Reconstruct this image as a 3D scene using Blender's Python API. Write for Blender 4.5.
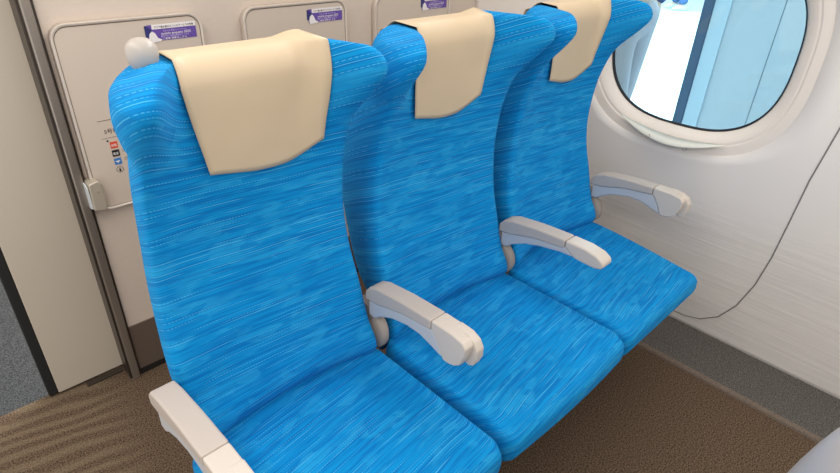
import bpy, bmesh, math
from math import sin, cos, pi, radians
from mathutils import Vector, Matrix

S = bpy.context.scene
COL = S.collection
for o in list(bpy.data.objects):
    bpy.data.objects.remove(o)

# ------------------------------------------------------------------ camera
F_PX, CAM = 561.61, Vector((-0.1932, -0.81, 1.3458))
YAW, PITCH, ROLL = -0.7874, -0.53088, 0.0399
fwd = Vector((-sin(YAW)*cos(PITCH), cos(YAW)*cos(PITCH), sin(PITCH)))
rt = fwd.cross(Vector((0, 0, 1))).normalized()
up = rt.cross(fwd)
rt, up = cos(ROLL)*rt + sin(ROLL)*up, -sin(ROLL)*rt + cos(ROLL)*up
cd = bpy.data.cameras.new('camera')
cam = bpy.data.objects.new('camera', cd)
COL.objects.link(cam)
cam.matrix_world = Matrix(((rt.x, up.x, -fwd.x, CAM.x), (rt.y, up.y, -fwd.y, CAM.y),
                           (rt.z, up.z, -fwd.z, CAM.z), (0, 0, 0, 1)))
cd.sensor_width = 36
cd.lens = F_PX / 840 * 36
cd.clip_start = 0.02
S.camera = cam

# ------------------------------------------------------------------ light
w = bpy.data.worlds.new('world')
S.world = w
w.use_nodes = True
w.node_tree.nodes['Background'].inputs[0].default_value = (1.0, 0.975, 0.95, 1)
w.node_tree.nodes['Background'].inputs[1].default_value = 1.0


def area(name, loc, rot, sx, sy, power, col):
    l = bpy.data.lights.new(name, 'AREA')
    l.shape = 'RECTANGLE'
    l.size, l.size_y, l.energy, l.color = sx, sy, power, col
    o = bpy.data.objects.new(name, l)
    o.location, o.rotation_euler = loc, rot
    COL.objects.link(o)
    return o


area('ceiling_light', (-0.55, -0.5, 2.08), (0, radians(-12), 0), 0.35, 3.6, 24, (1.0, 0.95, 0.88))
area('luggage_rack_light', (1.2, -0.6, 1.95), (0, radians(8), 0), 0.12, 3.2, 9, (1.0, 0.96, 0.9))
area('platform_light', (6.0, 2.0, 3.6), (0, 0, 0), 7, 7, 1500, (0.97, 0.99, 1.0))
vs = S.view_settings
vs.view_transform = 'Standard'
vs.look = 'None'
vs.gamma = 1
vs.use_curve_mapping = False
vs.exposure = 0.06


# ------------------------------------------------------------------ materials
def lin(c):
    return tuple(((v/255)/12.92 if v/255 <= 0.04045 else ((v/255+0.055)/1.055)**2.4) for v in c) + (1,)


class NT:
    def __init__(s, name, rough=0.6, metal=0.0, spec=0.5):
        s.m = bpy.data.materials.new(name)
        s.m.use_nodes = True
        s.t = s.m.node_tree
        s.b = s.t.nodes['Principled BSDF']
        s.b.inputs['Roughness'].default_value = rough
        s.b.inputs['Metallic'].default_value = metal
        s.b.inputs['Specular IOR Level'].default_value = spec

    def n(s, typ, ins=None, **kw):
        d = s.t.nodes.new(typ)
        for k, v in kw.items():
            setattr(d, k, v)
        for k, v in (ins or {}).items():
            if hasattr(v, 'is_output') or isinstance(v, bpy.types.NodeSocket):
                s.t.links.new(v, d.inputs[k])
            else:
                d.inputs[k].default_value = v
        return d

    def math(s, op, a, b=0.0, c=0.0, clamp=False):
        return s.n('ShaderNodeMath', {0: a, 1: b, 2: c}, operation=op, use_clamp=clamp).outputs[0]

    def mix(s, f, a, b):
        d = s.n('ShaderNodeMix', data_type='RGBA')
        for k, v in ((0, f), (6, a), (7, b)):
            if isinstance(v, bpy.types.NodeSocket):
                s.t.links.new(v, d.inputs[k])
            else:
                d.inputs[k].default_value = v
        return d.outputs[2]

    def ramp(s, f, a, b):
        return s.n('ShaderNodeMapRange', {0: f, 1: a, 2: b, 3: 0.0, 4: 1.0}, interpolation_type='SMOOTHSTEP').outputs[0]

    def noise(s, vec, scale, detail=2.0, rough=0.5):
        return s.n('ShaderNodeTexNoise', {'Vector': vec, 'Scale': scale, 'Detail': detail, 'Roughness': rough}).outputs[0]

    def scaled(s, vec, sc):
        return s.n('ShaderNodeVectorMath', {0: vec, 1: sc}, operation='MULTIPLY').outputs[0]

    def out(s, col, bump=None, strength=0.2, dist=0.001):
        if isinstance(col, bpy.types.NodeSocket):
            s.t.links.new(col, s.b.inputs['Base Color'])
        else:
            s.b.inputs['Base Color'].default_value = col
        if bump is not None:
            bn = s.n('ShaderNodeBump', {'Height': bump, 'Strength': strength, 'Distance': dist})
            s.t.links.new(bn.outputs[0], s.b.inputs['Normal'])
        return s.m


def plain(name, rgb, rough=0.5, metal=0.0, spec=0.4, speck=0.03, scale=300):
    t = NT(name, rough, metal, spec)
    co = t.n('ShaderNodeTexCoord').outputs['Object']
    nz = t.noise(co, scale, 2)
    c = lin(rgb)
    d = tuple(max(v*(1-speck*2), 0) for v in c[:3]) + (1,)
    return t.out(t.mix(nz, d, c), nz, 0.08, 0.0005)


def fabric_material():
    t = NT('blue_seat_fabric', 0.85, 0, 0.15)
    t.b.inputs['Sheen Weight'].default_value = 0.12
    t.b.inputs['Sheen Tint'].default_value = lin((90, 190, 255))
    co = t.n('ShaderNodeTexCoord').outputs['Object']
    sp = t.n('ShaderNodeSeparateXYZ', {0: co})
    x, y, z = sp.outputs
    lowz = t.ramp(z, 0.55, 0.40)
    v = t.math('ADD', z, t.math('MULTIPLY', y, t.math('MULTIPLY_ADD', lowz, 0.5, 0.5)))
    warp = t.noise(t.scaled(co, (1, 1, 1)), 5.0, 1)
    v = t.math('ADD', v, t.math('MULTIPLY', warp, 0.012))
    slant = t.math('MULTIPLY_ADD', t.ramp(z, 0.55, 0.40), 0.17, -0.06)
    v = t.math('SUBTRACT', v, t.math('MULTIPLY', x, slant))
    xv = t.n('ShaderNodeCombineXYZ', {0: x, 1: v, 2: 0.0}).outputs[0]
    # long dark and light streaks of the weave
    st = t.noise(t.scaled(xv, (6, 130, 1)), 1.0, 3, 0.6)
    broad = t.noise(t.scaled(xv, (9, 26, 1)), 1.0, 2, 0.5)
    # blocky leaf-like patches
    vo = t.n('ShaderNodeTexVoronoi', {'Vector': t.scaled(xv, (26, 66, 1)), 'Scale': 1.0}, feature='F1')
    vr = t.n('ShaderNodeSeparateColor', {0: vo.outputs['Color']}).outputs[0]
    deep, mid, light = lin((0, 114, 182)), lin((6, 140, 203)), lin((44, 165, 216))
    c = t.mix(t.ramp(st, 0.36, 0.60), deep, mid)
    patch = t.math('MULTIPLY', t.ramp(broad, 0.48, 0.58), t.math('MULTIPLY_ADD', vr, 0.5, 0.05), clamp=True)
    c = t.mix(patch, c, light)
    # fine stitched lines, broken into dashes
    k = t.math('MULTIPLY', v, 95.0)
    cell = t.math('FLOOR', k)
    rnd = t.n('ShaderNodeTexWhiteNoise', {'W': cell}, noise_dimensions='1D').outputs[0]
    fr = t.math('FRACT', k)
    off = t.math('ABSOLUTE', t.math('SUBTRACT', fr, t.math('MULTIPLY_ADD', rnd, 0.6, 0.2)))
    line = t.math('LESS_THAN', off, 0.065)
    seg = t.noise(t.n('ShaderNodeCombineXYZ', {0: t.math('MULTIPLY', x, 9.0), 1: t.math('MULTIPLY', cell, 7.3), 2: 0.0}).outputs[0], 1.0, 0)
    seg = t.ramp(seg, 0.42, 0.6)
    dash = t.math('FRACT', t.math('MULTIPLY_ADD', x, 160.0, rnd))
    dashed = t.math('MAXIMUM', t.math('LESS_THAN', dash, 0.6), t.math('GREATER_THAN', rnd, 0.6))
    amt = t.math('MULTIPLY', t.math('MULTIPLY', line, seg), t.math('MULTIPLY', dashed, 0.6))
    c = t.mix(amt, c, lin((96, 188, 226)))
    dk = t.math('MULTIPLY', t.math('LESS_THAN', t.math('ABSOLUTE', t.math('SUBTRACT', off, 0.2)), 0.07), 0.3)
    c = t.mix(dk, c, lin((0, 84, 155)))
    grain = t.noise(co, 900, 2)
    return t.out(c, grain, 0.35, 0.001)


def carpet_material():
    t = NT('brown_carpet', 0.95, 0, 0.05)
    co = t.n('ShaderNodeTexCoord').outputs['Object']
    sp = t.n('ShaderNodeSeparateXYZ', {0: co})
    x, y, z = sp.outputs
    g = t.noise(co, 230, 3, 0.8)
    g2 = t.noise(co, 90, 2, 0.6)
    c = t.mix(t.ramp(g, 0.36, 0.66), lin((44, 34, 26)), lin((134, 112, 92)))
    c = t.mix(t.math('MULTIPLY', g2, 0.4), c, lin((86, 72, 60)))
    # wavy stripes woven along the aisle
    wv = t.noise(t.scaled(co, (3, 5, 1)), 1.0, 1)
    ph = t.math('ADD', t.math('MULTIPLY', y, 20.0), t.math('ADD', t.math('MULTIPLY', x, 5.0), t.math('MULTIPLY', wv, 2.4)))
    s = t.math('SINE', t.math('MULTIPLY', ph, 6.283))
    s = t.ramp(s, -0.8, 1.0)
    mask = t.ramp(t.math('ADD', x, t.math('MULTIPLY', y, -0.15)), -0.0, -0.16)
    c = t.mix(t.math('MULTIPLY', t.math('MULTIPLY', s, mask), 0.27), c, lin((150, 134, 108)))
    return t.out(c, g, 0.6, 0.003)


def speckle(name, a, b, scale=260, rough=0.9):
    t = NT(name, rough, 0, 0.1)
    co = t.n('ShaderNodeTexCoord').outputs['Object']
    g = t.noise(co, scale, 2, 0.7)
    return t.out(t.mix(t.ramp(g, 0.35, 0.65), lin(a), lin(b)), g, 0.4, 0.002)


def wall_material():
    t = NT('window_wall_panel', 0.42, 0, 0.4)
    co = t.n('ShaderNodeTexCoord').outputs['Object']
    ln = t.noise(t.scaled(co, (1, 3, 90)), 1.0, 3, 0.6)
    sp = t.n('ShaderNodeSeparateXYZ', {0: co})
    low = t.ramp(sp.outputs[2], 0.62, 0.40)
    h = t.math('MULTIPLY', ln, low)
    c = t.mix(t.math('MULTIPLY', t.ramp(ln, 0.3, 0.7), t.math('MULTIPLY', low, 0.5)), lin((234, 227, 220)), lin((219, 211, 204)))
    return t.out(c, h, 0.35, 0.004)


def bulkhead_material():
    t = NT('bulkhead_laminate', 0.5, 0, 0.35)
    co = t.n('ShaderNodeTexCoord').outputs['Object']
    g = t.noise(t.scaled(co, (40, 40, 130)), 1.0, 3, 0.6)
    return t.out(t.mix(g, lin((202, 187, 173)), lin((212, 197, 183))), g, 0.06, 0.001)


def kick_material():
    t = NT('ribbed_kick_plate', 0.5, 0.2, 0.4)
    co = t.n('ShaderNodeTexCoord').outputs['Object']
    z = t.n('ShaderNodeSeparateXYZ', {0: co}).outputs[2]
    s = t.math('SINE', t.math('MULTIPLY', z, 900.0))
    return t.out(t.mix(t.ramp(s, -0.5, 0.8), lin((96, 82, 72)), lin((116, 101, 89))), s, 0.3, 0.001)


def brushed_metal(name, rgb, rough=0.35):
    t = NT(name, rough, 0.75, 0.5)
    co = t.n('ShaderNodeTexCoord').outputs['Object']
    g = t.noise(t.scaled(co, (600, 600, 8)), 1.0, 2)
    d = tuple(v*0.82 for v in lin(rgb)[:3]) + (1,)
    return t.out(t.mix(g, d, lin(rgb)), g, 0.05, 0.0005)


def glass_material():
    m = bpy.data.materials.new('tinted_window_glass')
    m.use_nodes = True
    t = m.node_tree
    t.nodes.clear()
    o = t.nodes.new('ShaderNodeOutputMaterial')
    tr = t.nodes.new('ShaderNodeBsdfTransparent')
    tr.inputs[0].default_value = (0.66, 0.87, 0.95, 1)
    gl = t.nodes.new('ShaderNodeBsdfGlossy')
    gl.inputs['Roughness'].default_value = 0.02
    gl.inputs['Color'].default_value = (0.9, 0.97, 1, 1)
    fr = t.nodes.new('ShaderNodeFresnel')
    fr.inputs[0].default_value = 1.45
    mx = t.nodes.new('ShaderNodeMixShader')
    t.links.new(fr.outputs[0], mx.inputs[0])
    t.links.new(tr.outputs[0], mx.inputs[1])
    t.links.new(gl.outputs[0], mx.inputs[2])
    t.links.new(mx.outputs[0], o.inputs[0])
    return m


def cover_material():
    t = NT('beige_cover_cloth', 0.42, 0, 0.35)
    co = t.n('ShaderNodeTexCoord').outputs['Object']
    g = t.noise(co, 14, 2)
    g2 = t.noise(co, 700, 2)
    return t.out(t.mix(g, lin((200, 178, 147)), lin((208, 187, 156))), g2, 0.1, 0.0008)


M = {
    'fabric': fabric_material(), 'carpet': carpet_material(), 'wall': wall_material(),
    'bulkhead': bulkhead_material(), 'kick': kick_material(), 'cover': cover_material(),
    'glass': glass_material(),
    'grey_floor': speckle('grey_vestibule_floor', (46, 48, 50), (88, 89, 90)),
    'ledge': speckle('grey_duct_carpet', (66, 63, 60), (112, 107, 102)),
    'ledge_edge': speckle('duct_edge_strip', (104, 92, 82), (124, 110, 98)),
    'door': plain('door_enamel', (202, 190, 173), 0.42),
    'rubber': plain('black_rubber', (34, 33, 33), 0.7),
    'black': plain('black_base', (28, 26, 25), 0.6),
    'steel': brushed_metal('post_steel', (172, 162, 152), 0.3),
    'dark_steel': brushed_metal('dark_post_edge', (84, 76, 70), 0.35),
    'arm_pad': plain('armrest_pad_beige', (190, 178, 168), 0.5),
    'arm_panel': plain('armrest_panel_grey', (192, 192, 194), 0.45),
    'arm_cap': plain('armrest_cap_cream', (206, 194, 182), 0.42),
    'pivot': plain('pivot_beige', (164, 150, 138), 0.5),
    'shell': plain('seat_shell_grey', (176, 170, 166), 0.25, 0, 0.5),
    'knob': plain('knob_cream', (178, 169, 160), 0.35),
    'frame': plain('seat_frame_dark', (52, 50, 50), 0.5, 0.3),
    'bezel': plain('window_bezel_beige', (236, 225, 213), 0.4),
    'ledge_cream': plain('sill_cream', (226, 224, 212), 0.35),
    'gasket': plain('window_gasket', (24, 26, 34), 0.5),
    'seam': plain('panel_seam_grey', (128, 124, 122), 0.6),
    'table': plain('table_laminate', (206, 191, 176), 0.45),
    'rim': plain('table_rim', (218, 206, 194), 0.35),
    'groove': plain('table_groove', (132, 116, 102), 0.6),
    'bracket': plain('bracket_silver', (188, 178, 160), 0.35, 0.3),
    'bracket_side': plain('bracket_pale', (205, 210, 212), 0.35),
    'purple': plain('sticker_purple', (104, 78, 160), 0.4),
    'white': plain('sticker_white', (236, 230, 228), 0.4),
    'lilac': plain('sticker_lilac', (206, 190, 232), 0.4),
    'navy': plain('sticker_navy', (52, 52, 112), 0.4),
    'ink': plain('ink_black', (40, 36, 36), 0.5),
    'red': plain('icon_red', (214, 84, 58), 0.5),
    'blue': plain('icon_blue', (62, 124, 190), 0.5),
    'platform': plain('platform_paving', (225, 228, 230), 0.6, 0, 0.3, 0.02, 3),
    'panel_out': plain('platform_panel', (206, 206, 212), 0.45),
    'post_out': plain('platform_post', (78, 90, 112), 0.5),
    'joint': plain('panel_joint_grey', (120, 130, 140), 0.5),
    'skin': plain('skin', (205, 165, 140), 0.6),
    'trousers': plain('trouser_cloth', (168, 156, 158), 0.9, 0, 0.1),
    'jeans': plain('jeans_cloth', (84, 108, 150), 0.9, 0, 0.1),
    'jacket': plain('jacket_cloth', (52, 72, 116), 0.9, 0, 0.1),
    'hair': plain('hair_black', (30, 26, 24), 0.6),
    'shoe': plain('shoe_pale', (205, 215, 225), 0.6),
}


# ------------------------------------------------------------------ helpers
def link(name, me, mat, parent=None, smooth=True):
    o = bpy.data.objects.new(name, me)
    COL.objects.link(o)
    mats = mat if isinstance(mat, (list, tuple)) else [mat]
    for m_ in mats:
        me.materials.append(M[m_])
    if smooth:
        for p in me.polygons:
            p.use_smooth = True
    if parent:
        o.parent = parent
    return o


def mesh(name, verts, faces, mat, parent=None, smooth=True):
    me = bpy.data.meshes.new(name)
    me.from_pydata([tuple(v) for v in verts], [], faces)
    bm = bmesh.new()
    bm.from_mesh(me)
    bmesh.ops.recalc_face_normals(bm, faces=bm.faces)
    bm.to_mesh(me)
    bm.free()
    me.update()
    return link(name, me, mat, parent, smooth)


def bevel(o, wd, seg=3, angle=40):
    b = o.modifiers.new('bevel', 'BEVEL')
    b.width, b.segments, b.limit_method, b.angle_limit = wd, seg, 'ANGLE', radians(angle)
    b.harden_normals = False
    wn = o.modifiers.new('normals', 'WEIGHTED_NORMAL')
    wn.keep_sharp = False
    return o


def box(name, x0, x1, y0, y1, z0, z1, mat, parent=None, bv=0.0, seg=3):
    vs_ = [(x, y, z) for x in (x0, x1) for y in (y0, y1) for z in (z0, z1)]
    fs = [(0, 1, 3, 2), (4, 6, 7, 5), (0, 4, 5, 1), (2, 3, 7, 6), (0, 2, 6, 4), (1, 5, 7, 3)]
    o = mesh(name, vs_, fs, mat, parent, smooth=bv > 0)
    if bv:
        bevel(o, bv, seg)
    return o


def prism(name, prof, x0, x1, mat, parent=None, bv=0.0, axis='x', seg=3):
    """closed profile extruded along an axis; prof is (y,z) for x, (x,z) for y, (x,y) for z"""
    n = len(prof)
    f = {'x': lambda a, p: (a, p[0], p[1]), 'y': lambda a, p: (p[0], a, p[1]), 'z': lambda a, p: (p[0], p[1], a)}[axis]
    vs_ = [f(x0, p) for p in prof] + [f(x1, p) for p in prof]
    fs = [tuple(range(n)), tuple(range(2*n-1, n-1, -1))] + [(i, (i+1) % n, n+(i+1) % n, n+i) for i in range(n)]
    o = mesh(name, vs_, fs, mat, parent, smooth=bv > 0)
    if bv:
        bevel(o, bv, seg, 30)
    return o


def loft(name, rings, mat, parent=None, cap0=True, cap1=True, closed=True, strip=None):
    """strip=(a, b): close the ends with a quad strip between front samples 0..a-1 and rear samples starting at b"""
    n = len(rings[0])
    vs_ = [p for r in rings for p in r]
    fs = []
    for i in range(len(rings)-1):
        for j in range(n if closed else n-1):
            k = (j+1) % n
            fs.append((i*n+j, i*n+k, (i+1)*n+k, (i+1)*n+j))
    if strip:
        na, nb = strip
        for base in (0, (len(rings)-1)*n):
            for i in range(na-1):
                fs.append((base+i, base+i+1, base+nb+na-2-i, base+nb+na-1-i))
            if nb > na:
                fs.append((base+na-1,)+tuple(base+k for k in range(na, nb+1)))
                fs.append((base,)+tuple(base+n-1-k for k in range(n-nb-na+1)))
        return mesh(name, vs_, fs, mat, parent)
    if cap0:
        fs.append(tuple(range(n)))
    if cap1:
        fs.append(tuple((len(rings)-1)*n+j for j in range(n)))
    return mesh(name, vs_, fs, mat, parent)


def lathe(name, prof, center, mat, parent=None, n=40, axis='z'):
    rings = []
    for r, h in prof:
        ring = []
        for i in range(n):
            a = 2*pi*i/n
            if axis == 'z':
                ring.append((center[0]+r*cos(a), center[1]+r*sin(a), center[2]+h))
            else:
                ring.append((center[0]+h, center[1]+r*cos(a), center[2]+r*sin(a)))
        rings.append(ring)
    return loft(name, rings, mat, parent)


def tube(name, pts, r, mat, parent=None, cyclic=False):
    cu = bpy.data.curves.new(name, 'CURVE')
    cu.dimensions = '3D'
    cu.bevel_depth = r
    cu.bevel_resolution = 3
    sp = cu.splines.new('POLY')
    sp.points.add(len(pts)-1)
    for q, p in zip(sp.points, pts):
        q.co = (*p, 1)
    sp.use_cyclic_u = cyclic
    tmp = bpy.data.objects.new(name, cu)
    COL.objects.link(tmp)
    dg = bpy.context.evaluated_depsgraph_get()
    me = bpy.data.meshes.new_from_object(tmp.evaluated_get(dg))
    bpy.data.objects.remove(tmp)
    me.name = name
    return link(name, me, mat, parent)


def text(name, body, loc, size, mat, parent=None, width=None):
    """lettering lying on a wall that faces -y"""
    cu = bpy.data.curves.new(name, 'FONT')
    cu.body = body
    cu.size = size
    cu.extrude = 0.0002
    tmp = bpy.data.objects.new(name, cu)
    COL.objects.link(tmp)
    bpy.context.view_layer.update()
    dg = bpy.context.evaluated_depsgraph_get()
    me = bpy.data.meshes.new_from_object(tmp.evaluated_get(dg))
    bpy.data.objects.remove(tmp)
    xs = [v.co.x for v in me.vertices] or [0, 1]
    sx = (width / (max(xs)-min(xs))) if width else 1.0
    for v in me.vertices:
        x, y, z = v.co
        v.co = (loc[0]+(x-min(xs))*sx, loc[1]-z, loc[2]+y)
    me.materials.clear()
    return link(name, me, mat, parent, False)


def empty(name, loc, label, cat, group=None):
    o = bpy.data.objects.new(name, None)
    o.empty_display_size = 0.1
    o.location = loc
    COL.objects.link(o)
    o['label'], o['category'] = label, cat
    if group:
        o['group'] = group
    return o


def tag(o, label, cat, group=None):
    o['label'], o['category'] = label, cat
    if group:
        o['group'] = group
    return o


def struct(o):
    o['kind'] = 'structure'
    return o


def interp(tab, z):
    """smooth table lookup, tab rows (z, value)"""
    if z <= tab[0][0]:
        return tab[0][1]
    if z >= tab[-1][0]:
        return tab[-1][1]
    for i in range(len(tab)-1):
        if tab[i][0] <= z <= tab[i+1][0]:
            p1, p2 = tab[i], tab[i+1]
            p0 = tab[i-1] if i else p1
            p3 = tab[i+2] if i+2 < len(tab) else p2
            h = p2[0]-p1[0]
            m1 = (p2[1]-p0[1])/(p2[0]-p0[0]) if p2[0] != p0[0] else 0
            m2 = (p3[1]-p1[1])/(p3[0]-p1[0]) if p3[0] != p1[0] else 0
            t = (z-p1[0])/h
            return ((2*t**3-3*t**2+1)*p1[1]+(t**3-2*t**2+t)*h*m1+(-2*t**3+3*t**2)*p2[1]+(t**3-t**2)*h*m2)


def dup(root, loc, label, group=None):
    r = root.copy()
    COL.objects.link(r)
    r.location = loc
    r['label'] = label
    if group:
        r['group'] = group

    def rec(src, dst):
        for ch in list(src.children):
            c = ch.copy()
            COL.objects.link(c)
            c.parent = dst
            rec(ch, c)
    rec(root, r)
    return r


# ------------------------------------------------------------------ structure: floors
struct(box('floor', -1.3, 1.75, -1.9, 0.86, -0.02, 0.0, 'carpet'))
struct(box('floor_vestibule', -1.3, 0.6, 0.86, 2.4, -0.022, -0.001, 'grey_floor'))
duct = struct(prism('trim_1', [(1.745, 0.0), (1.745, 0.012), (1.505, 0.012), (1.500, 0.010), (1.492, 0.0)], -1.9, 0.74, 'ledge', axis='y'))
struct(prism('trim_2', [(1.503, 0.0122), (1.503, 0.0145), (1.497, 0.014), (1.490, 0.008), (1.488, 0.0), (1.492, 0.0), (1.499, 0.0105), (1.501, 0.0122)], -1.9, 0.74, 'ledge_edge', axis='y'))

# ------------------------------------------------------------------ structure: bulkhead, post and door
YB = 0.771
struct(box('wall_bulkhead', 0.12, 1.80, YB, 0.835, 0.0, 2.1, 'bulkhead'))
kick = struct(box('baseboard_bulkhead', 0.126, 1.72, YB-0.006, YB+0.01, 0.022, 0.19, 'kick', None))
bb = box('base_strip', 0.126, 1.72, YB-0.008, YB+0.01, 0.0, 0.022, 'black', kick)
post = struct(box('trim_3', 0.097, 0.119, YB-0.02, YB+0.05, 0.0, 2.1, 'steel', None, 0.004))
box('post_edge', 0.091, 0.098, YB-0.008, YB+0.05, 0.0, 2.1, 'dark_steel', post, 0.002)
box('post_lip', 0.118, 0.126, YB-0.010, YB+0.05, 0.0, 2.1, 'dark_steel', post, 0.002)
door = struct(box('door_1', -0.094, 0.25, 0.838, 0.868, 0.008, 2.05, 'door', None, 0.003))
box('rubber_edge', -0.120, -0.094, 0.842, 0.866, 0.006, 2.05, 'rubber', door, 0.004)
box('floor_guide', -0.02, 0.088, 0.815, 0.832, 0.0, 0.005, 'dark_steel', door, 0.001)
struct(box('wall_vestibule', -1.3, 0.6, 2.3, 2.36, 0.0, 2.1, 'bulkhead'))


# ------------------------------------------------------------------ structure: window wall
def wall_x(z):
    return interp([(0, 1.732), (0.25, 1.705), (0.5, 1.683), (0.8, 1.665), (1.1, 1.655), (1.4, 1.63), (2.1, 1.50)], z)


WC = (-0.115, 1.007)
WA, WB = 0.280, 0.262


def sup(a, A, B, n=2.7):
    c, s = cos(a), sin(a)
    return (math.copysign(abs(c)**(2/n), c)*A, math.copysign(abs(s)**(2/n), s)*B)


NW = 96
angs = [2*pi*i/NW for i in range(NW)]


def open_ring(grow, dx):
    out = []
    for a in angs:
        y, z = sup(a, WA+grow, WB+grow)
        y, z = y+WC[0], z+WC[1]
        out.append((wall_x(z)+dx, y, z))
    return out


Y0, Y1, Z0, Z1 = -1.9, YB, 0.0, 2.1
verts, faces = [], []
NR = 26
for i, a in enumerate(angs):
    iy, iz = sup(a, WA+0.070, WB+0.070)
    d = Vector((iy, iz)).normalized()
    t = 1e9
    for lim, comp, cc in ((Y1-WC[0], d.x, 1), (Y0-WC[0], d.x, -1), (Z1-WC[1], d.y, 1), (Z0-WC[1], d.y, -1)):
        if abs(comp) > 1e-6 and lim/comp > 0:
            t = min(t, lim/comp)
    oy, oz = d.x*t, d.y*t
    for k in range(NR):
        f = k/(NR-1)
        y, z = WC[0]+iy+(oy-iy)*f, WC[1]+iz+(oz-iz)*f
        verts.append((wall_x(z), y, z))
for i in range(NW):
    j = (i+1) % NW
    for k in range(NR-1):
        faces.append((i*NR+k, i*NR+k+1, j*NR+k+1, j*NR+k))
for cy, cz in ((Y1, Z1), (Y1, Z0), (Y0, Z1), (Y0, Z0)):   # corner fill triangles
    best = sorted(range(NW), key=lambda i: (verts[i*NR+NR-1][1]-cy)**2+(verts[i*NR+NR-1][2]-cz)**2)
    e = [q for q in best if abs(verts[q*NR+NR-1][1]-cy) < 1e-4][0]
    g = [q for q in best if abs(verts[q*NR+NR-1][2]-cz) < 1e-4][0]
    verts.append((wall_x(cz), cy, cz))
    faces.append((e*NR+NR-1, len(verts)-1, g*NR+NR-1))
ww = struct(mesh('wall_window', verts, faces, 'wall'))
so = ww.modifiers.new('solid', 'SOLIDIFY')
so.thickness = 0.004
so.offset = 0

# thin joint between the window panel and the next wall panel
seam_px = [(-0.60, 1.30), (-0.575, 1.0), (-0.558, 0.856), (-0.54, 0.70), (-0.532, 0.55), (-0.524, 0.42), (-0.508, 0.30), (-0.478, 0.19),
           (-0.435, 0.11), (-0.38, 0.066), (-0.33, 0.05), (-0.25, 0.045)]
pts = []
for i in range(len(seam_px)-1):
    for k in range(6):
        t = k/6
        y = seam_px[i][0]*(1-t)+seam_px[i+1][0]*t
        z = seam_px[i][1]*(1-t)+seam_px[i+1][1]*t
        pts.append((wall_x(z)-0.002, y, z))
struct(tube('trim_4', pts, 0.0022, 'seam'))

win = struct(loft('window_1', [open_ring(0.070, 0.0), open_ring(0.058, 0.001), open_ring(0.044, 0.003), open_ring(0.0405, 0.004), open_ring(0.0395, 0.007), open_ring(0.036, 0.006),
                               open_ring(0.030, 0.008), open_ring(0.015, 0.020), open_ring(0.004, 0.034), open_ring(0.0, 0.042)],
                  'bezel', None, False, False))
loft('gasket', [open_ring(0.001, 0.036), open_ring(-0.003, 0.036), open_ring(-0.004, 0.046)], 'gasket', win, False, False)
gl = loft('glass_pane', [open_ring(0.002, 0.044), open_ring(0.002, 0.048)], 'glass', win)
for p in gl.data.polygons:
    p.use_smooth = False
# cream ledge under the glass
vs_, fs = [], []
NL = 40
for i in range(NL+1):
    t = i/NL
    y = 0.068*(1-t)-0.298*t
    b = sin(pi*t)**0.8
    zt = 0.742 - 0.024*sin(pi*t) - 0.006*t
    top = (wall_x(zt)-0.002, y, zt)
    lip = (wall_x(zt)-0.003-0.030*b, y, zt-0.020*b)
    lip2 = (wall_x(zt)-0.003-0.028*b, y, zt-0.025*b)
    bot = (wall_x(zt)-0.001, y, zt-0.023*b-0.001)
    vs_ += [top, lip, lip2, bot]
for i in range(NL):
    for k in range(4):
        fs.append((i*4+k, i*4+(k+1) % 4, (i+1)*4+(k+1) % 4, (i+1)*4+k))
mesh('sill_ledge', vs_, fs, 'ledge_cream', win)
for hy, hz in ((-0.058, 0.709), (-0.186, 0.700)):
    tube('hook', [(1.634, hy+0.006*cos(a), hz-0.004+0.006*sin(a)) for a in [radians(100+20*q) for q in range(14)]], 0.0008, 'seam', win)

# ------------------------------------------------------------------ folding tables on the bulkhead


def rrect(x0, x1, z0, z1, r, seg=8):
    out = []
    for cx, cz, a0 in ((x1-r, z1-r, 0), (x0+r, z1-r, 90), (x0+r, z0+r, 180), (x1-r, z0+r, 270)):
        for k in range(seg+1):
            a = radians(a0+90*k/seg)
            out.append((cx+r*cos(a), cz+r*sin(a)))
    return out


def ring_strip(name, x0, x1, z0, z1, r, wd, y0, y1, mat, parent):
    A = rrect(x0, x1, z0, z1, r)
    B = rrect(x0+wd, x1-wd, z0+wd, z1-wd, max(r-wd, 0.001))
    rings = [[(x, y0, z) for x, z in A], [(x, y1, z) for x, z in A], [(x, y1, z) for x, z in B], [(x, y0, z) for x, z in B]]
    rings.append(rings[0])
    return loft(name, rings, mat, parent, False, False)


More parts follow.
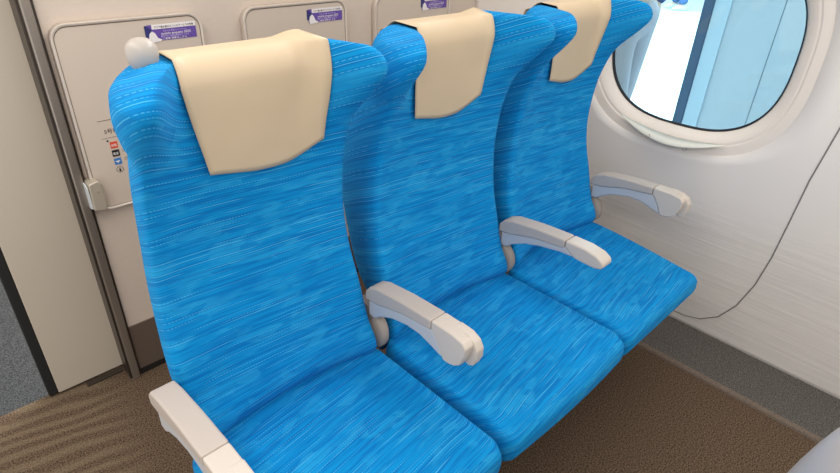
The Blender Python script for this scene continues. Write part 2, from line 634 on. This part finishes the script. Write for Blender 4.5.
def make_table(label):
    t = empty('folding_table', (0.135, YB, 0.60), label, 'folding table', 'folding tables on the bulkhead')
    W, H = 0.366, 0.482
    prism('table_panel', rrect(0.004, W-0.004, 0.004, H-0.004, 0.034), -0.022, 0.0, 'table', t, 0.003, 'y')
    ring_strip('rim', 0, W, 0, H, 0.038, 0.0055, -0.024, 0.0, 'rim', t)
    ring_strip('groove', 0.0055, W-0.0055, 0.0055, H-0.0055, 0.033, 0.002, -0.0226, -0.015, 'groove', t)
    br = prism('bracket', [(-0.016, 0.018), (0.012, 0.012), (0.018, 0.022), (0.018, 0.088), (0.010, 0.100), (-0.014, 0.094)], -0.050, 0.0, 'bracket', t, 0.004, 'y')
    prism('bracket_cover', [(-0.047, 0.024), (-0.047, 0.084), (-0.03, 0.092), (-0.004, 0.092), (-0.004, 0.02), (-0.03, 0.018)], -0.019, -0.016, 'bracket_side', br, 0.001, 'x')
    lathe('screw', [(0.0, 0.0), (0.0025, 0.0), (0.0025, 0.001), (0.0, 0.001)], (0.004, -0.0505, 0.07), 'groove', br, 12)
    # sticker
    sx, sz, sw, sh = 0.220, 0.421, 0.128, 0.040
    st = box('sticker', sx, sx+sw, -0.0232, -0.0222, sz, sz+sh, 'purple', t)
    box('white_band', sx+0.012, sx+sw, -0.0236, -0.0231, sz+sh-0.011, sz+sh+0.0005, 'white', st)
    prism('navy_corner', [(sx-0.006, sz+0.010), (sx+0.006, sz+0.004), (sx+0.012, sz+0.028), (sx-0.002, sz+sh-0.001), (sx-0.006, sz+sh-0.001)], -0.0238, -0.0222, 'navy', st, 0, 'y')
    prism('white_shape', [(sx+0.004, sz-0.003), (sx+0.030, sz-0.001), (sx+0.034, sz+0.003), (sx+0.024, sz+0.007), (sx+0.018, sz+0.020), (sx+0.011, sz+0.025), (sx+0.004, sz+0.019), (sx+0.001, sz+0.008)], -0.0240, -0.0222, 'white', st, 0, 'y')
    text('lettering', 'アジア最大級のモバイルサービスの特典', (sx+0.018, -0.0237, sz+sh-0.0088), 0.0068, 'ink', st, sw-0.024)
    text('lettering', 'モバイル予約 キャンペーン', (sx+0.040, -0.0234, sz+0.0215), 0.0050, 'lilac', st, 0.062)
    text('lettering', 'mobile enquete 2023', (sx+0.034, -0.0234, sz+0.0140), 0.0085, 'white', st, 0.078)
    text('lettering', '車内でのご利用は専用サイトから', (sx+0.032, -0.0234, sz+0.0080), 0.0056, 'lilac', st, 0.074)
    text('lettering', 'ご乗車 検索はこちら', (sx+0.036, -0.0234, sz+0.0018), 0.0056, 'white', st, 0.064)
    # car information
    ix = 0.070
    tube('printed_line', [(ix-0.018, -0.0222, 0.243), (ix+0.19, -0.0222, 0.243)], 0.0005, 'ink', t)
    tube('printed_line', [(ix-0.018, -0.0222, 0.196), (ix+0.19, -0.0222, 0.196)], 0.0004, 'ink', t)
    text('lettering', '5号車', (ix-0.008, -0.0222, 0.208), 0.014, 'ink', t)
    text('lettering', '■', (ix-0.008, -0.0222, 0.186), 0.006, 'ink', t)
    for k, (m_, ch) in enumerate((('red', '禁煙'), ('ink', '電話'), ('blue', '▼'))):
        z = 0.166-0.0232*k
        ic = box('icon', ix-0.002, ix+0.016, -0.0228, -0.0219, z, z+0.018, m_, t)
        text('symbol', ch, (ix, -0.0230, z+0.005), 0.008, 'white', ic, 0.013)
        text('lettering', 'ご案内', (ix+0.024, -0.0222, z+0.009), 0.008, 'ink', t)
    z = 0.166-0.0232*3
    ring = [(ix+0.007+0.0085*cos(radians(q*15)), -0.0222, z+0.009+0.0085*sin(radians(q*15))) for q in range(24)]
    ic = tube('icon', ring, 0.0005, 'ink', t, True)
    text('symbol', 'i', (ix+0.0045, -0.0224, z+0.003), 0.016, 'ink', ic, 0.005)
    return t


tab = make_table('folded beige wall table nearest the door post, with printed pictograms beside the aisle seat')
dup(tab, (0.135+0.49, YB, 0.60), 'folded beige wall table behind the gap between aisle and middle seats')
dup(tab, (0.135+0.98, YB, 0.60), 'folded beige wall table furthest from the door, behind middle and window seats')

# ------------------------------------------------------------------ seats
YE = [(0.34, 0.03), (0.385, 0.008), (0.41, -0.020), (0.440, -0.042), (0.47, -0.036), (0.51, -0.010), (0.60, 0.018), (0.70, 0.042), (0.80, 0.047), (0.90, 0.036), (0.95, 0.022),
      (1.00, 0.004), (1.03, -0.018), (1.07, -0.056), (1.10, -0.078), (1.16, -0.082)]
YC = [(0.34, 0.06), (0.385, 0.042), (0.41, 0.022), (0.440, 0.006), (0.47, 0.008), (0.51, 0.020), (0.60, 0.036), (0.70, 0.058), (0.80, 0.070), (0.90, 0.066), (1.0, 0.050), (1.10, 0.036), (1.16, 0.036)]
HW = [(0.34, 0.222), (0.43, 0.233), (0.50, 0.233), (0.60, 0.230), (0.70, 0.221), (0.80, 0.213), (0.90, 0.210), (0.95, 0.209),
      (1.00, 0.210), (1.03, 0.215), (1.07, 0.221), (1.10, 0.223), (1.16, 0.223)]
TE = [(0.34, 0.13), (0.45, 0.20), (0.65, 0.225), (0.9, 0.220), (1.0, 0.205), (1.05, 0.190), (1.10, 0.188), (1.16, 0.188)]
TC = [(0.34, 0.08), (0.5, 0.14), (0.65, 0.17), (0.9, 0.16), (1.0, 0.13), (1.1, 0.076), (1.16, 0.076)]
ZT0, DZ = 1.098, 0.036


def crown(u):
    side = 0.35 if u < 0 else 1.0
    u = min(abs(u), 1.0)
    q = min(max((u-0.50)/0.32, 0), 1)
    return 0.011*side*q*q*(3-2*q)-0.012*max(0, (u-0.86)/0.14)**2


def back_front(u, z):
    e, c = interp(YE, z), interp(YC, z)
    u = min(abs(u), 1.0)
    k = min(max((z-0.93)/0.12, 0), 1)
    k = k*k*(3-2*k)
    q = min(max((u-0.44)/0.46, 0), 1)
    q = q*q*(3-2*q)
    return c+(e-c)*((1-k)*u**2.6+k*q)


def back_rear(u, z):
    e, c = interp(YE, z)+interp(TE, z), interp(YC, z)+interp(TC, z)
    return c+(e-c)*min(abs(u), 1.0)**2.6


def back_levels():
    """list of (z, front inset, rear inset, side inset) from the bottom to the crown; insets as fractions of thickness"""
    L = [(0.345+0.74*i/46, 0, 0, 0) for i in range(47)]
    L = [l for l in L if l[0] < ZT0-0.004]
    for k in range(13):
        a = pi/2*k/12
        L.append((ZT0+DZ*sin(a), 0.36*(1-cos(a)), 0.13*(1-cos(a)), 0.030*(1-cos(a))))
    return L


def make_backrest(parent, wf=1.0):
    rings = []
    e0 = 0.87
    for z, fi, ri, si in back_levels():
        zq = min(z, 1.12)
        h = interp(HW, zq)-si
        ring = []
        samples = [(-e0+2*e0*i/44, -1.0) for i in range(45)]
        for k in range(1, 10):
            a = -pi/2+pi*k/10
            cu, sv = max(cos(a), 0)**0.75, math.copysign(abs(sin(a))**0.85, sin(a))
            samples.append((e0+(1-e0)*cu, sv))
        samples += [(e0-2*e0*i/44, 1.0) for i in range(45)]
        for k in range(1, 10):
            a = pi/2-pi*k/10
            cu, sv = max(cos(a), 0)**0.75, math.copysign(abs(sin(a))**0.85, sin(a))
            samples.append((-e0-(1-e0)*cu, sv))
        for u, v in samples:
            yf, yr = back_front(u, zq), back_rear(u, zq)
            th = yr-yf
            w_ = 1-0.55*min(abs(u), 1)**3
            yf, yr = yf+fi*th*w_, yr-ri*th
            m_, hf = (yf+yr)/2, (yr-yf)/2
            kt = min(max((z-1.0)/0.08, 0), 1)
            x = u*h*(1-(0.28-0.06*kt)*((v+1)/2)**(1.1+1.9*kt))
            # crown drops a little towards the wings
            zz = z + (crown(u)*(z-ZT0)/DZ if z > ZT0 else 0.0)
            wz = min(max((z-0.62)/0.14, 0), 1)
            ring.append((x*(1+(wf-1)*wz), m_+v*hf, zz))
        rings.append(ring)
    return loft('backrest', rings, 'fabric', parent, strip=(45, 54))


def make_shell(parent):
    rings = []
    for z in [0.30+0.8*i/30 for i in range(31)]+[1.112, 1.118]:
        zq = min(max(z, 0.345), 1.1)
        h = interp(HW, zq)*0.66-(0.02 if z > 1.105 else 0)
        r1, r2 = [], []
        for i in range(31):
            u = -1+2*i/30
            yr = back_rear(u, zq)
            r1.append((u*h, yr-0.012, z))
            deep = 0.0*min(1, max(0, (1.07-z)/0.12))*min(1, max(0, (z-0.30)/0.10))
            r2.append((u*h*(1-0.6*deep), yr+(0.022+deep)*(1-abs(u)**6*0.9)-0.003 - (0.012 if z > 1.115 else 0), z))
        rings.append(r1+r2[::-1])
    return loft('back_shell', rings, 'shell', parent, strip=(31, 31))


def make_cushion(parent, bow=0.0, taper=0.0):
    A, yf0, yr0 = 0.238, -0.412, 0.03

    def outline(ix, iy, n=44):
        pts_ = []
        r = 0.03
        # front edge left to right, rear edge right to left, rounded corners
        for i in range(n+1):
            u = -1+2*i/n
            pts_.append((u, 'f'))
        for i in range(1, 9):
            pts_.append((i/9, 'r'))
        for i in range(n+1):
            u = 1-2*i/n
            pts_.append((u, 'b'))
        for i in range(1, 9):
            pts_.append((i/9, 'l'))
        out = []
        a = A-ix

        def yfr(u):
            q = max(abs(u)-0.9, 0)/0.1
            return yf0-bow*(1-u*u)+iy+0.022*q**2.4

        def ybk(u):
            return yr0+0.02-0.064*abs(u)**3-0.2*ix
        for t, s in pts_:
            if s == 'f':
                out.append((t*(a-(taper if t > 0 else 0)*abs(t)**3), yfr(t)))
            elif s == 'b':
                out.append((t*a, ybk(t)))
            elif s == 'r':
                out.append((a-taper*(1-t)**1.5, yfr(1)*(1-t)+ybk(1)*t))
            else:
                out.append((-a, ybk(1)*(1-t)+yfr(1)*t))
        return out
    rings = []

    def ztop(x, y, k=1.0):
        u = x/A
        return -0.006*(1-u*u)*(1 if y > -0.33 else max(0, 1-(-0.33-y)/0.08)) - 0.022*max(0, (y+0.10)/0.13)**2
    prof = [(0.30, 0.02, 0.05), (0.315, 0.006, 0.028), (0.335, 0.0, 0.012), (0.355, 0.0, 0.003), (0.372, 0.0, 0.0), (0.388, 0.0, 0.001)]
    for z, ix, iy in prof:
        rings.append([(x, y, z) for x, y in outline(ix, iy)])
    for k in range(1, 9):
        a = pi/2*k/8
        ix, iy, z = 0.012*(1-cos(a)), 0.001+0.034*(1-cos(a)), 0.388+0.032*sin(a)
        rings.append([(x, y, z) for x, y in outline(ix, iy)])
    last = rings[-1]
    cx, cy = 0.0, -0.17
    for s in [0.97, 0.93, 0.88, 0.8, 0.7, 0.58, 0.45, 0.3, 0.15, 0.02]:
        ring = []
        for x, y, z in last:
            xx, yy = cx+(x-cx)*s, cy+(y-cy)*s
            fall = min(1.0, (1-s)/0.14)
            ring.append((xx, yy, 0.420+ztop(xx, yy)*fall+0.003*min(1, (1-s)/0.05)))
        rings.append(ring)
    return loft('seat_cushion', rings, 'fabric', parent)


PAD = [(0.020, 0.553), (0.020, 0.576), (0.006, 0.592), (-0.02, 0.602), (-0.10, 0.612), (-0.192, 0.617), (-0.192, 0.592), (-0.10, 0.580), (-0.02, 0.558)]
PANEL = [(0.012, 0.510), (0.012, 0.553), (-0.02, 0.558), (-0.10, 0.580), (-0.192, 0.592), (-0.200, 0.587), (-0.216, 0.565), (-0.230, 0.537),
         (-0.215, 0.540), (-0.19, 0.548), (-0.16, 0.556), (-0.12, 0.556), (-0.07, 0.545), (-0.03, 0.526), (-0.01, 0.510)]
CAP = [(-0.193, 0.617), (-0.25, 0.617), (-0.280, 0.612), (-0.290, 0.601), (-0.288, 0.580), (-0.278, 0.553), (-0.264, 0.541), (-0.247, 0.536), (-0.231, 0.536),
       (-0.217, 0.565), (-0.201, 0.588), (-0.193, 0.592)]
PANEL_SLIM = [(0.012, 0.510), (0.012, 0.553), (-0.02, 0.558), (-0.10, 0.582), (-0.192, 0.596), (-0.205, 0.590), (-0.222, 0.577),
              (-0.18, 0.574), (-0.12, 0.563), (-0.07, 0.548), (-0.03, 0.528), (-0.01, 0.512)]
CAP_SLIM = [(-0.193, 0.617), (-0.25, 0.618), (-0.285, 0.612), (-0.303, 0.602), (-0.308, 0.590), (-0.302, 0.580), (-0.285, 0.575), (-0.25, 0.575), (-0.223, 0.577),
            (-0.206, 0.590), (-0.193, 0.596)]


def make_arm(parent, x, button=1, rear=0.0):
    """button: +1 on the right side, -1 left side, 0 none"""
    a = prism('armrest', PANEL if button else PANEL_SLIM, x-0.020, x+0.020, 'arm_panel', parent, 0.005)
    prism('arm_pad', [(y+(rear if y > 0 else 0), z) for y, z in PAD], x-0.023, x+0.023, 'arm_pad', a, 0.0045)
    if button:
        prism('front_cap', CAP, x-0.0225, x+0.0225, 'arm_cap', a, 0.004)
        bt = [(-0.236, 0.6185), (-0.272, 0.6165), (-0.291, 0.607), (-0.301, 0.590), (-0.301, 0.568), (-0.293, 0.547), (-0.281, 0.540), (-0.272, 0.546), (-0.262, 0.575), (-0.236, 0.590)]
        xs = sorted((x+0.001*button, x+0.0236*button))
        prism('recline_button', bt, xs[0], xs[1], 'arm_cap', a, 0.004)
    else:
        cap = CAP_SLIM
        prism('front_cap', cap, x-0.023, x+0.023, 'arm_cap', a, 0.008)
    return a


def make_seat_body(label, x, bow=0.0, taper=0.0, wf=1.0):
    t = empty('train_seat', (x, 0, 0), label, 'train seat', 'row of three train seats')
    make_backrest(t, wf)
    make_shell(t)
    make_cushion(t, bow, taper)
    box('seat_pan', -0.215, 0.215, -0.36, 0.05, 0.255, 0.312, 'frame', t, 0.01)
    box('pedestal', -0.06, 0.06, -0.10, 0.02, 0.0, 0.256, 'frame', t, 0.01)
    box('base_plate', -0.10, 0.10, -0.2, 0.1, 0.0, 0.02, 'frame', t, 0.004)
    return t


def pivot(parent, x):
    lathe('arm_pivot', [(0.0, -0.013), (0.048, -0.013), (0.055, -0.007), (0.055, 0.007), (0.048, 0.013), (0.0, 0.013)], (x, 0.024, 0.458), 'pivot', parent, 40, 'x')
    prism('arm_bracket', [(0.02, 0.48), (0.0, 0.50), (0.0, 0.53), (0.06, 0.53), (0.075, 0.48)], x-0.014, x+0.014, 'pivot', parent, 0.003)


P_ = 0.49
seat_a = make_seat_body('blue fabric aisle seat with round cream grab knob on its shoulder', 0.245)
seat_b = make_seat_body('blue fabric middle seat of the row, between the aisle and window seats', 0.245+P_+0.005, 0.008, 0.0, 1.04)
seat_c = make_seat_body('blue fabric window seat, beside the train window and the wall', 0.245+2*P_, 0.0, 0.052, 0.968)
make_arm(seat_a, -0.245, 1, 0.012)
make_arm(seat_a, 0.245, 1)
make_arm(seat_b, 0.240, 0)
make_arm(seat_c, 0.245, 1)
pivot(seat_a, 0.245)
pivot(seat_b, 0.240)
pivot(seat_c, 0.245)
# grab knob on the aisle shoulder
lathe('grab_knob', [(0.0, -0.018), (0.0165, -0.018), (0.0165, -0.006), (0.0165, 0.000), (0.019, 0.005), (0.0215, 0.012), (0.0225, 0.020), (0.0215, 0.029), (0.0175, 0.036), (0.011, 0.0405), (0.005, 0.042), (0.0, 0.042)],
      (0.101-0.245, 0.064, 1.129), 'knob', seat_a, 40)


def make_cover(cx, ctop, hw_top, hw_bot, skew, hem, label, wf=1.0):
    """cloth over the crown of a backrest whose centre line is x=cx; ctop = centre of the cloth"""
    lv = [l for l in back_levels()]
    NX = 24
    rows = []
    zlist = []
    zl = [l for l in lv if l[0] >= 0.90]
    cols = []
    for i in range(NX+1):
        q = -1+2*i/NX
        # hem height at this column
        hz = interp(hem, q)
        path = []
        nf = 16
        for k in range(nf):
            z = hz+(ZT0-hz)*k/nf
            f = (1.10-z)/(1.10-0.93)
            xh = ctop+skew*min(max(f, 0), 1.1)+q*(hw_top+(hw_bot-hw_top)*min(max(f, 0), 1.1))
            u = (xh)/interp(HW, z)
            path.append((xh, back_front(u, z)-0.005-0.003*max(f, 0), z))
        for z, fi, ri, si in [l for l in lv if l[0] >= ZT0-0.001]:
            zq = min(z, 1.12)
            xh = ctop+q*hw_top
            u = xh/(interp(HW, zq)-si)
            yf, yr = back_front(u, zq), back_rear(u, zq)
            zz = z+crown(u)*(z-ZT0)/DZ
            th = yr-yf
            k = (z-ZT0)/DZ
            path.append((xh, yf+fi*th*(1-0.55*abs(u)**3)-0.005*(1-k), zz+0.005*k+0.001))
        for z, fi, ri, si in [l for l in lv if l[0] >= 1.065][::-1]:
            zq = min(z, 1.12)
            xh = ctop+q*hw_top
            u = xh/((interp(HW, zq)-si)*0.78)
            yf, yr = back_front(u, zq), back_rear(u, zq)
            zz = z+(crown(u)*(z-ZT0)/DZ if z > ZT0 else 0)
            th = yr-yf
            k = max(0, (z-ZT0)/DZ)
            path.append((xh, yr-ri*th+0.005*(1-k)+(0.024 if z < 1.118 else 0.024*(1-k)), zz+0.005*k+0.001))
        cols.append(path)
    n = len(cols[0])
    vs2 = [(cx+p[0]*wf, p[1], p[2]) for c in cols for p in c]
    fs2 = [(i*n+k, i*n+k+1, (i+1)*n+k+1, (i+1)*n+k) for i in range(NX) for k in range(n-1)]
    o = mesh('headrest_cover', vs2, fs2, 'cover')
    s = o.modifiers.new('solid', 'SOLIDIFY')
    s.thickness = 0.0015
    s.offset = 1
    tag(o, label, 'headrest cover', 'headrest covers on the seats')
    return o


hem = [(-1, 0.945), (-0.6, 0.935), (-0.2, 0.927), (0.3, 0.927), (0.65, 0.940), (1, 0.962)]
make_cover(0.245, 0.012, 0.126, 0.110, 0.020, hem, 'beige cloth cover over the top of the aisle seat, beside the round knob')
make_cover(0.245+P_, -0.004, 0.122, 0.104, 0.012, hem, 'beige cloth cover over the top of the middle seat')
make_cover(0.245+2*P_, 0.006, 0.120, 0.098, 0.016, hem, 'shiny beige cloth cover over the top of the window seat', 0.968)

# seat of the row in front, seen edge-on at the bottom right corner
fr = empty('train_seat', (0.245, -1.083, 0), 'back of the seat in the row ahead, cut off by the bottom right corner', 'train seat')
for nm in ('backrest', 'back_shell', 'seat_cushion', 'seat_pan', 'pedestal', 'base_plate'):
    src = [c for c in seat_a.children if c.name.split('.')[0] == nm][0]
    c = src.copy()
    COL.objects.link(c)
    c.parent = fr

# ------------------------------------------------------------------ platform outside the window
struct(box('floor_platform', 1.95, 16, -6, 12, -0.05, 0.0, 'platform'))
pn = empty('platform_partition', (2.62, 0.241, 0), 'pale blue panel with a dark post, standing outside the window', 'partition')
box('panel', 0.0, 0.06, -1.6, -0.045, 0.0, 2.3, 'panel_out', pn, 0.003)
box('panel_joint', -0.002, 0.0, -0.322, -0.319, 0.0, 2.3, 'joint', pn)
box('panel_trim', -0.012, 0.0, -0.115, -0.046, 0.0, 2.3, 'shoe', pn)
box('post', -0.02, 0.08, -0.045, 0.0, 0.0, 2.3, 'post_out', pn, 0.003)


def skin_chain(name, verts, edges, radii, mat, parent=None, sub=2):
    me = bpy.data.meshes.new(name)
    me.from_pydata(verts, edges, [])
    o = bpy.data.objects.new(name, me)
    COL.objects.link(o)
    sk = o.modifiers.new('skin', 'SKIN')
    for d, r in zip(me.skin_vertices[0].data, radii):
        d.radius = (r, r) if not isinstance(r, tuple) else r
    me.skin_vertices[0].data[0].use_root = True
    sb = o.modifiers.new('sub', 'SUBSURF')
    sb.levels = sb.render_levels = sub
    dg = bpy.context.evaluated_depsgraph_get()
    m2 = bpy.data.meshes.new_from_object(o.evaluated_get(dg))
    bpy.data.objects.remove(o)
    return link(name, m2, mat, parent)


def make_person(loc, rz, label, jacket='jacket', trousers='trousers', stride=0.10):
    t = empty('person', loc, label, 'person')
    t.rotation_euler = (0, 0, rz)
    # body: one continuous figure, facing +y in its own frame
    s = stride
    V = [(0, 0, 0.92), (0, 0, 1.10), (0, 0, 1.30), (0, 0, 1.42), (0, 0.01, 1.50), (0, 0.02, 1.57), (0, 0.025, 1.64),
         (0.09, 0, 0.88), (0.10, s*0.5, 0.48), (0.10, s, 0.09), (0.10, s+0.13, 0.035),
         (-0.09, 0, 0.88), (-0.10, -s*0.2, 0.48), (-0.10, -s, 0.09), (-0.10, -s+0.13, 0.035),
         (0.17, 0, 1.38), (0.22, -0.02, 1.12), (0.22, 0.05, 0.88), (-0.17, 0, 1.38), (-0.22, -0.02, 1.12), (-0.22, 0.05, 0.88)]
    E_ = [(0, 1), (1, 2), (2, 3), (3, 4), (4, 5), (5, 6), (0, 7), (7, 8), (8, 9), (9, 10), (0, 11), (11, 12), (12, 13), (13, 14),
          (3, 15), (15, 16), (16, 17), (3, 18), (18, 19), (19, 20)]
    Rr = [0.13, 0.12, 0.14, 0.10, 0.05, 0.075, 0.085, 0.085, 0.055, 0.035, 0.03, 0.085, 0.055, 0.035, 0.03, 0.05, 0.04, 0.027, 0.05, 0.04, 0.027]
    skin_chain('body', V, E_, Rr, 'skin', t)
    # trousers: two wide legs meeting at the hips
    TV = [(0, 0, 0.95), (0.10, 0, 0.84), (0.105, s*0.25, 0.66), (0.10, s*0.5, 0.46), (0.10, s*0.8, 0.26), (0.10, s, 0.09),
          (-0.10, 0, 0.84), (-0.105, -s*0.1, 0.66), (-0.10, -s*0.2, 0.46), (-0.10, -s*0.6, 0.26), (-0.10, -s, 0.09), (0, 0, 1.02)]
    TE_ = [(0, 1), (1, 2), (2, 3), (3, 4), (4, 5), (0, 6), (6, 7), (7, 8), (8, 9), (9, 10), (0, 11)]
    skin_chain('trousers', TV, TE_, [0.15, 0.115, 0.10, 0.09, 0.08, 0.08, 0.115, 0.10, 0.09, 0.08, 0.08, 0.145], trousers, t)
    JV = [(0, 0, 0.97), (0, 0, 1.18), (0, 0, 1.36), (0, 0, 1.44), (0.18, 0, 1.38), (0.235, -0.02, 1.12), (0.235, 0.05, 0.93), (-0.18, 0, 1.38), (-0.235, -0.02, 1.12), (-0.235, 0.05, 0.93)]
    JE = [(0, 1), (1, 2), (2, 3), (2, 4), (4, 5), (5, 6), (2, 7), (7, 8), (8, 9)]
    skin_chain('jacket', JV, JE, [0.175, 0.16, 0.165, 0.08, 0.07, 0.06, 0.05, 0.07, 0.06, 0.05], jacket, t)
    for sx, sy in ((1, s), (-1, -s)):
        rings = []
        for k in range(9):
            q = k/8
            yy = sy-0.08+0.27*q
            wd = 0.045*(sin(pi*min(max(q*0.86+0.07, 0), 1))**0.4)
            hh = 0.075*(1-q)**0.7+0.035*sin(pi*min(1, q+0.02))**0.3
            rings.append([(sx*0.10+wd*cos(a), yy, max(0.0, hh*0.5+hh*0.5*sin(a))) for a in [2*pi*j/16 for j in range(16)]])
        loft('shoe', rings, 'shoe', t)
    rings = []
    for k in range(7):
        a = pi/2*k/6
        rings.append([(0.095*cos(a)*cos(b), -0.005+0.105*cos(a)*sin(b), 1.645+0.10*sin(a)) for b in [2*pi*j/20 for j in range(20)]])
    loft('hair', rings, 'hair', t)
    return t


make_person((2.75, 0.66, 0), radians(180), 'person in grey trousers and blue jacket standing just outside the window', stride=0.10)
make_person((9.95, 3.40, 0), radians(35), 'distant person in blue trousers and pale shoes far across the platform', 'jacket', 'jeans', 0.04)
